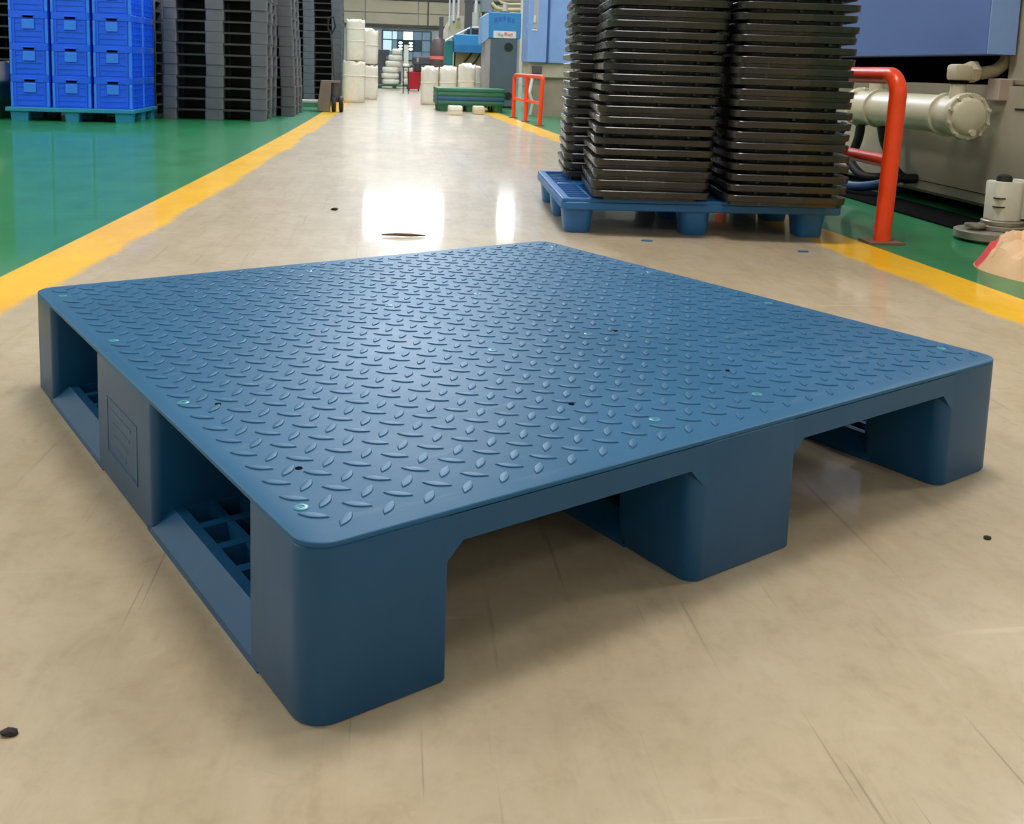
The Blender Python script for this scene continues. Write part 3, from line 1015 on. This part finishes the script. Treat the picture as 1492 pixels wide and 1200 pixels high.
# clutter of columns and pipes behind
cl = thing('dryer_tower', 'pale dryer tower with pipes behind the blue injection unit', 'machine', (1.1, 18.0, 0))
obj('body', bx(-0.12, 0.22, 0.0, 0.5, 0.0, 1.40, bev=0.01), mat('pale_khaki', (190, 180, 160), 0.6), cl)
obj('slope', prism(B(), [(-0.26, 0.9), (-0.12, 0.9), (-0.12, 1.30), (-0.2, 1.12)], 'y', 0.02, 0.45), mat('pale_tan', (206, 192, 170), 0.6), cl)
obj('yellow_sticker', bx(0.02, 0.10, -0.003, 0.0, 1.16, 1.28), mat('olive_sticker', (170, 166, 110), 0.6), cl)
m_pipe = mat('white_pipe', (214, 214, 216), 0.4)
for xx, za, zb, rr in ((-0.11, 1.2, 2.2, 0.014), (-0.035, 1.3, 2.2, 0.024), (0.05, 1.35, 2.2, 0.022)):
    obj('pipe', cyl(B(), (xx, -0.05, za), (xx, -0.05, zb), rr, seg=10), m_pipe, cl)
obj('warm_duct', bx(0.08, 0.15, 0.0, 0.1, 1.4, 2.2), mat('rosy_duct', (168, 142, 128), 0.6), cl)
co = thing('steel_column', 'dark steel column rising behind the blue injection unit', 'column', (1.31, 17.7, 0))
obj('shaft', bx(-0.06, 0.06, -0.06, 0.06, 0, 2.4), m_mach, co)
obj('flange', bx(-0.075, 0.075, -0.075, -0.06, 0, 2.4), m_mach, co)
ft = thing('filter_canister', 'grey filter canister on a white pipe above the blue injection unit', 'machine', (1.40, 17.2, 0))
obj('canister', cyl(B(), (0, 0, 1.16), (0, 0, 1.42), 0.065, seg=16), m_grey, ft)
obj('pipe', cyl(B(), (0, 0, 1.42), (0, 0, 2.2), 0.026, seg=10), m_pipe, ft)
obj('stem', cyl(B(), (0, 0, 0), (0, 0, 1.16), 0.03, seg=10), m_grey, ft)
hb = thing('overhead_hopper', 'blue grey hopper box with tan pipes above the slate cabinet', 'machine', (1.50, 16.6, 0))
obj('box', bx(-0.06, 0.14, 0, 0.3, 1.40, 2.0, bev=0.01), mat('blue_grey_box', (118, 130, 140), 0.5), hb)
obj('leg', bx(-0.04, 0.0, 0.1, 0.14, 0, 1.40), m_mach, hb)
obj('leg', bx(0.08, 0.12, 0.1, 0.14, 0, 1.40), m_mach, hb)
obj('rust_bracket', bx(-0.03, 0.03, -0.02, 0.0, 1.16, 1.36), mat('rust', (134, 92, 66), 0.7), hb)
m_tan = mat('tan_metal', (206, 188, 150), 0.55)
for za, x0_, x1_, rr in ((1.45, 0.10, 0.62, 0.03), (1.54, 0.18, 0.64, 0.022), (1.40, 0.2, 0.5, 0.018)):
    obj('tan_pipe', tube(B(), [(x0_, -0.05, za + 0.10), (x0_ + 0.08, -0.05, za + 0.02), (x0_ + 0.2, -0.05, za), (x1_, -0.05, za + 0.01)], rr, 10), m_tan, hb)
obj('dark_motor', cyl(B(), (0.24, -0.08, 1.37), (0.40, -0.08, 1.37), 0.045, seg=14), m_rub, hb)
obj('valve', cyl(B(), (0.32, -0.06, 1.42), (0.32, -0.06, 1.56), 0.05, 0.03, seg=12), m_grey, hb)
up_ = thing('pale_upright', 'pale upright post between slate cabinet and blue machine door', 'post', (2.07, 16.2, 0))
obj('shaft', bx(-0.03, 0.03, -0.03, 0.03, 0, 2.2), mat('pale_post', (206, 200, 190), 0.5), up_)
obj('foot', bx(-0.06, 0.06, -0.06, 0.06, 0, 0.02), m_grey, up_)

# blue machine door beyond the far railing
m_door = mat('periwinkle_door', (134, 168, 230), 0.25, var=0.05)
bd = thing('machine_door', 'periwinkle blue machine door with white label beyond the far red railing', 'machine', (1.42, 10.6, 0))
obj('door', bx(0.0, 0.205, 0, 0.5, 0.575, 1.7, bev=0.006), m_door, bd)
obj('edge_strip', bx(0.205, 0.225, -0.005, 0.5, 0.565, 1.7), mat('navy_strip', (44, 82, 150), 0.4), bd)
obj('side_leaf', bx(0.225, 0.52, 0.01, 0.5, 0.575, 1.7), m_door, bd)
obj('pale_channel', bx(0.05, 0.105, -0.004, 0.0, 0.93, 1.7), mat('channel_grey', (176, 180, 196), 0.35), bd)
obj('handle', bx(0.052, 0.078, -0.020, 0.0, 0.985, 1.06, bev=0.004), m_pipe, bd)
obj('label_strip', bx(0.035, 0.10, -0.006, 0.0, 0.905, 0.922), m_pipe, bd)
mb = obj('bed', bx(0.02, 0.6, 0.05, 0.6, 0.42, 0.575), mat('pale_khaki2', (178, 170, 156), 0.6), bd)
obj('motor', bx(0.06, 0.16, 0.0, 0.2, 0.45, 0.54, bev=0.01), m_mach, bd)
obj('base', bx(0.06, 0.7, 0.1, 0.6, 0.0, 0.42), mat('machine_base_grey', (150, 140, 128), 0.6), bd)
obj('wire_loom', tube(B(), [(0.06, 0.0, 0.40), (0.03, -0.04, 0.25), (0.07, -0.03, 0.14), (0.05, 0.0, 0.02)], 0.016, 8), m_pipe, bd)

# ------------------------------------------------------------------ red railings
m_rail = mat('orange_red_paint', (250, 72, 22), 0.32, var=0.10, scale=9)
m_rust = mat('rusty_plate', (120, 92, 78), 0.7)
def railing(name, label, p0, p1, h, hm, r, n, bend):
    """bent top tube over posts; p0 is the near end"""
    p0, p1 = Vector(p0), Vector(p1)
    d = p1 - p0
    Ln = d.length
    ux = d.normalized()
    t_ = thing(name, label, 'railing', p0)
    path = [Vector((0, 0, 0)), Vector((0.014, 0, h - bend))]
    for i in range(1, 9):
        a = 0.5 * PI * i / 8
        path.append(Vector((0.014, 0, h - bend)) + ux * bend * (1 - math.cos(a)) + Vector((0, 0, bend * math.sin(a))))
    for i in range(0, 9):
        a = 0.5 * PI * i / 8
        path.append(ux * (Ln - bend) + ux * bend * math.sin(a) + Vector((0.014 * (1 - i / 8), 0, h - bend + bend * math.cos(a))))
    path.append(ux * Ln)
    obj('hoop', tube(B(), path, r, 18), m_rail, t_, 50)
    obj('middle_rail', tube(B(), [ux * r * 0.5 + Vector((0.008, 0, hm)), ux * (Ln - r * 0.5) + Vector((0, 0, hm))], r * 0.8, 14), m_rail, t_, 50)
    for k in range(1, n - 1):
        q = ux * Ln * k / (n - 1)
        obj('post', tube(B(), [q, q + Vector((0, 0, h))], r, 14), m_rail, t_, 50)
    for k in range(n):
        q = ux * Ln * k / (n - 1)
        obj('base_plate', bx(q.x - r * 2.1, q.x + r * 2.1, q.y - r * 1.7, q.y + r * 1.7, 0.0, 0.008), m_rust, t_)
    return t_
railing('safety_railing', 'orange red bent tube railing beside the stacks of black trays', (1.529, 2.92, 0), (1.585, 4.6, 0), 0.520, 0.255, 0.0262, 2, 0.062)
railing('safety_railing', 'low red tube railing in the distance beside the slate cabinet', (1.318, 8.86, 0), (1.236, 10.15, 0), 0.435, 0.20, 0.019, 3, 0.03)

# ------------------------------------------------------------------ big machine on the right
m_body = mat('machine_cream', (176, 166, 148), 0.5, var=0.14, scale=2.5)
m_guard = mat('guard_blue', (86, 112, 172), 0.4, var=0.05, scale=3)
m_void = mat('matte_black', (9, 9, 9), 0.9, spec=0.05)
im = thing('moulding_machine', 'large cream moulding machine with blue guard behind the orange red railing', 'machine', (2.2, 2.3, 0))
bm = prism(B(), [(0.0, 0.06), (0.02, 0.045), (1.1, 0.045), (1.1, 0.50), (0.0, 0.50)], 'y', 0.0, 4.6)
obj('base', bm, m_body, im)
obj('column', bx(0.02, 1.1, 0.0, 1.13, 0.50, 1.5, bev=0.02), m_body, im)
obj('recess_back', bx(0.45, 1.1, 1.13, 4.6, 0.50, 0.9), m_void, im)  # deep shadow of the recess painted in as black
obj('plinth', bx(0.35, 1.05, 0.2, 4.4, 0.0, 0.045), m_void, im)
g = obj('guard', bx(-0.10, 0.007, 1.07, 4.6, 0.608, 1.6, bev=0.004), m_guard, im)
obj('guard_end', bx(-0.098, 0.007, 1.064, 1.0705, 0.61, 1.6), mat('guard_blue_light', (132, 164, 224), 0.4, var=0.04), im)
obj('guard_roof', bx(0.007, 0.6, 1.16, 4.6, 0.9, 1.6), m_guard, im)
obj('guard_flange', bx(0.007, 0.10, 1.10, 1.16, 0.725, 1.6), m_guard, im)
obj('junction_box', bx(-0.035, 0.02, 1.075, 1.15, 0.445, 0.525, bev=0.004), mat('warm_grey_box', (170, 154, 142), 0.5), im)
obj('name_slot', bx(-0.004, 0.0, 0.93, 1.02, 0.415, 0.422), m_dark, im)
obj('chipped_seam', bx(-0.003, 0.001, 1.15, 1.75, 0.094, 0.098), mat('brown_stain', (84, 74, 62), 0.8), im)
# thin black sheet on the floor along the machine foot
om = thing('black_floor_sheet', 'thin black sheet lying under the edge of the cream machine', 'mat', (1.95, 3.16, 0))
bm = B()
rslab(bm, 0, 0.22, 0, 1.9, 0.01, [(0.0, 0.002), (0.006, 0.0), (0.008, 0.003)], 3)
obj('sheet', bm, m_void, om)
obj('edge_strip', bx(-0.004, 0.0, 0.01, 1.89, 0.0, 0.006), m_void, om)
# oil cooler
m_cool = mat('cooler_cream', (208, 200, 178), 0.35, var=0.06)
oc = thing('oil_cooler', 'cream cylindrical oil cooler with bolted round cap on the machine side', 'machine part', (2.075, 3.42, 0.385))
bm = B()
lathe(bm, [(0.072, 0.0), (0.072, 0.86)], 32, 'y')
obj('barrel', bm, m_cool, oc, 40)
bm = B()
lathe(bm, [(0.01, -0.036), (0.055, -0.034), (0.066, -0.026), (0.070, -0.018), (0.083, -0.018), (0.086, -0.014), (0.086, 0.006), (0.080, 0.010), (0.074, 0.012)], 36, 'y')
cap = obj('end_cap', bm, m_cool, oc, 40)
for k in range(10):
    a = 2 * PI * (k + 0.5) / 10
    q = (0.078 * math.cos(a), -0.018, 0.078 * math.sin(a))
    obj('bolt', cyl(B(), q, (q[0], -0.028, q[2]), 0.0065, seg=6), m_cool, cap)
obj('drain_plug', cyl(B(), (0.006, -0.03, -0.058), (0.006, -0.046, -0.058), 0.012, seg=10), m_cool, cap)
bm = B()
lathe(bm, [(0.074, 0.80), (0.080, 0.805), (0.086, 0.81), (0.086, 0.83), (0.07, 0.835), (0.06, 0.86), (0.01, 0.87)], 32, 'y')
cap2 = obj('end_cap', bm, m_cool, oc, 40)
for k in range(10):
    a = 2 * PI * (k + 0.5) / 10
    q = (0.080 * math.cos(a), 0.81, 0.080 * math.sin(a))
    obj('bolt', cyl(B(), q, (q[0], 0.796, q[2]), 0.0065, seg=6), m_cool, cap2)
for yy in (0.115, 0.64):
    bm = B()
    lathe(bm, [(0.071, yy), (0.083, yy + 0.001), (0.083, yy + 0.015), (0.071, yy + 0.016)], 32, 'y')
    obj('ring', bm, m_cool, oc, 40)
for yy in (0.20, 0.58):
    obj('bracket', bx(0.05, 0.1245, yy, yy + 0.03, -0.03, 0.03), m_cool, oc)
for yy in (0.05, 0.68):
    obj('nozzle', cyl(B(), (-0.01, yy, 0.05), (-0.01, yy, 0.115), 0.029, seg=16), m_cool, oc)
# elbow and hose from the near nozzle
m_elb = mat('elbow_cream', (196, 184, 160), 0.45)
eb = thing('coolant_hose', 'short beige hose with elbow rising from the cooler under the blue guard', 'hose', (2.065, 3.47, 0.5005))
obj('collar', cyl(B(), (0, 0, 0), (0, 0, 0.012), 0.034, seg=16), m_void, eb)
obj('elbow', bx(-0.036, 0.034, -0.034, 0.034, 0.011, 0.072, bev=0.014), m_elb, eb, 40)
obj('nut', cyl(B(), (0.03, 0, 0.045), (0.062, 0, 0.045), 0.040, seg=6), m_elb, eb)
obj('hose_tube', tube(B(), [(0.055, 0, 0.045), (0.09, -0.005, 0.043), (0.13, -0.010, 0.052), (0.165, -0.01, 0.078), (0.185, -0.01, 0.12), (0.19, -0.01, 0.17)], 0.024, 14), mat('beige_hose', (176, 162, 134), 0.55), eb, 50)
# dark hoses looping down behind the railing
m_bhose = mat('dark_blue_hose', (30, 66, 110), 0.4)
for i, (pts, mm, lab) in enumerate((
    ([(2.06, 4.36, 0.30), (2.03, 4.42, 0.20), (2.00, 4.40, 0.12), (1.99, 4.30, 0.06), (2.02, 4.16, 0.040), (2.09, 4.08, 0.055), (2.16, 4.05, 0.085), (2.198, 4.05, 0.095)], m_bhose, 'dark blue hose looping down to the floor beside the trays'),
    ([(2.075, 4.235, 0.309), (2.075, 4.245, 0.25), (2.07, 4.27, 0.19), (2.06, 4.28, 0.14), (2.08, 4.20, 0.085), (2.13, 4.15, 0.08), (2.198, 4.15, 0.09)], mat('black_hose', (20, 22, 30), 0.45), 'black hose hanging from the oil cooler behind the railing'),
    ([(2.085, 4.06, 0.309), (2.10, 4.06, 0.25), (2.125, 4.05, 0.19), (2.13, 4.02, 0.14), (2.15, 3.97, 0.10), (2.198, 3.95, 0.10)], mat('ink_hose', (18, 28, 48), 0.45), 'ink blue hose closest to the machine under the oil cooler'))):
    # smooth the path
    P_ = [Vector(p) for p in pts]
    sm = []
    for a in range(len(P_) - 1):
        p0_, p1_, p2_, p3_ = P_[max(0, a - 1)], P_[a], P_[a + 1], P_[min(len(P_) - 1, a + 2)]
        for s in range(6):
            u_ = s / 6
            sm.append(0.5 * ((2 * p1_) + (p2_ - p0_) * u_ + (2 * p0_ - 5 * p1_ + 4 * p2_ - p3_) * u_ ** 2 + (3 * p1_ - p0_ - 3 * p2_ + p3_) * u_ ** 3))
    sm.append(P_[-1])
    o = obj('machine_hose', tube(B(), sm, 0.021, 12), mm, None, 50)
    tag(o, lab, 'hose', 'hoses under the oil cooler')

# levelling mount: white sleeve, black cap, discs
lv = thing('levelling_mount', 'white machine levelling mount with black cap on stacked steel discs', 'machine part', (1.985, 3.0, 0))
m_disc = mat('worn_steel', (150, 144, 132), 0.4, metal=0.4)
m_sleeve = mat('mount_white', (216, 212, 198), 0.45)
def disc(cx, cy, r, za, zb, nm='disc'):
    bm = B()
    lathe(bm, [(r * 0.5, za), (r * 0.96, za), (r, za + 0.003), (r, zb - 0.003), (r * 0.95, zb), (0.005, zb)], 26, 'z', (cx, cy, 0))
    obj(nm, bm, m_disc, lv, 40)
disc(-0.045, -0.01, 0.115, 0.008, 0.036)
disc(-0.045, -0.01, 0.09, 0.0, 0.010, 'rubber_pad')
disc(-0.005, 0.0, 0.075, 0.036, 0.052)
disc(-0.105, -0.01, 0.032, 0.044, 0.056, 'washer')
obj('washer_stem', cyl(B(), (-0.105, -0.01, 0.034), (-0.105, -0.01, 0.046), 0.012, seg=10), m_disc, lv)
disc(-0.005, 0.0, 0.065, 0.052, 0.068)
bm = B()
rslab(bm, -0.057, 0.040, -0.045, 0.045, 0.028, [(0.068, 0.003), (0.071, 0.0), (0.190, 0.0), (0.194, 0.003)], 6)
obj('sleeve', bm, m_sleeve, lv, 40)
bm = B()
rslab(bm, 0.035, 0.075, -0.03, 0.05, 0.012, [(0.075, 0.0), (0.198, 0.0)], 4)
obj('sleeve_lug', bm, m_sleeve, lv, 40)
for zz in (0.140, 0.112):
    obj('scratch', bx(-0.0575, -0.03, -0.0456, -0.02, zz, zz + 0.004), m_dark, lv)
bm = B()
lathe(bm, [(0.024, 0.190), (0.025, 0.204), (0.021, 0.213), (0.010, 0.217), (0.001, 0.217)], 18, 'z', (-0.012, 0.0, 0))
obj('cap', bm, m_rub, lv, 40)

# crumpled kraft sack with red print
km = bpy.data.materials.new('kraft_paper_red_print')
km.use_nodes = True
t = NT(km)
v = t.coord()
nz = t.noise(v, 9.0, 4.0, 0.6)
pr = t.noise(t.coord((1.0, 1.0, 0.6)), 5.5, 1.0, 0.4)
kc = t.mix(t.ramp(nz, 0.3, 0.7), lin((216, 170, 128)), lin((232, 194, 156)))
kc = t.mix(t.ramp(pr, 0.60, 0.61), kc, lin((222, 62, 70)))
t.link(kc, t.bsdf.inputs['Base Color'])
t.bsdf.inputs['Roughness'].default_value = 0.65
t.bump(t.noise(v, 60.0, 3.0, 0.6), 0.25, 0.002)
bm = B()
nr, na = 26, 110
loops = []
for i in range(nr + 1):
    f = 1 - i / nr * 0.985
    lp = []
    for k in range(na):
        a = 2 * PI * k / na
        R = (0.335 if math.cos(a) < 0.3 else 0.335 - 0.13 * (math.cos(a) - 0.3) / 0.7) * (1 + 0.05 * math.sin(2 * a + 0.6) + 0.03 * math.sin(5 * a))
        px, py = f * R * math.cos(a), f * R * math.sin(a)
        wv = 0.05 * noise.noise(Vector((px * 5, py * 5, 4.0)))
        wv2 = 0.06 * noise.noise(Vector((px * 6, py * 6, 9.0)))
        h_ = 0.0
        for (dx_, dy_, wl, amp, sk, ph) in ((0.55, 0.83, 0.105, 0.050, 0.8, 0.1), (0.8, -0.6, 0.085, 0.036, 0.25, 0.4), (-0.2, 0.98, 0.06, 0.020, 0.85, 0.7)):
            q = ((px * dx_ + py * dy_ + wv + wv2 * dy_) / wl + ph) % 1.0
            h_ += amp * (q / sk if q < sk else (1 - q) / (1 - sk))
        rim = min(1.0, (1 - f) * 9)
        z_ = 0.010 + rim * (0.062 * (1 - f ** 3) + h_ * (0.35 + 0.65 * (1 - f * f)))
        if i == 0:
            z_ = 0.0
        elif i == 1:
            z_ = max(0.006, z_ * 0.8)
        lp.append((px, py, z_))
    loops.append(lp)
rings(bm, loops)
ks = obj('kraft_sack', bm, km, None, 18)
ks.location = (1.95, 2.46, 0)
tag(ks, 'crumpled tan kraft paper sack with red print on the green floor', 'sack')

# ------------------------------------------------------------------ small litter on the floor
m_splint = mat('brown_splinter', (112, 88, 64), 0.7)
o = obj('wood_splinter', tube(B(), [(-0.023, 2.936, 0.005), (0.02, 2.931, 0.007), (0.06, 2.930, 0.006), (0.106, 2.934, 0.004)], [0.002, 0.005, 0.005, 0.002], 7), m_splint, None, 50)
tag(o, 'thin brown wood splinter on the aisle floor behind the blue pallet', 'splinter')
m_chip = mat('blue_chip', (64, 116, 158), 0.4)
for (x_, y_, rz, lab) in ((0.772, 2.903, -0.3, 'small blue plastic chip before the middle leg of the tray pallet'), (1.203, 2.752, 0.1, 'small blue plastic chip beside the right yellow line')):
    bm = prism(B(), [(-0.016, -0.006), (0.012, -0.008), (0.017, 0.003), (0.004, 0.008), (-0.014, 0.006)], 'z', 0.0, 0.004)
    o = obj('plastic_chip', bm, m_chip)
    o.location = (x_, y_, 0)
    o.rotation_euler = (0, 0, rz)
    tag(o, lab, 'chip', 'blue plastic chips')
m_dirt = mat('dirt_black', (38, 30, 26), 0.8)
for (x_, y_, s, lab) in ((0.671, 0.986, 0.0034, 'small black crumb on the floor right of the blue pallet'), (-0.276, 0.723, 0.004, 'small dark crumb at the left picture edge in the foreground'), (-0.19, 3.455, 0.008, 'small grey scrap on the aisle left of the window glare')):
    bm = B()
    bmesh.ops.create_icosphere(bm, subdivisions=2, radius=s)
    for v_ in bm.verts:
        n_ = noise.noise(v_.co * 300 + Vector((x_, 0, 0)))
        v_.co *= 1 + 0.5 * n_
        v_.co.x *= 1.6
        v_.co.z = max(-s * 0.5, v_.co.z * 0.6) + s * 0.5
    o = obj('crumb', bm, m_dirt, None, 50)
    o.location = (x_, y_, 0)
    tag(o, lab, 'crumb', 'crumbs on the floor')
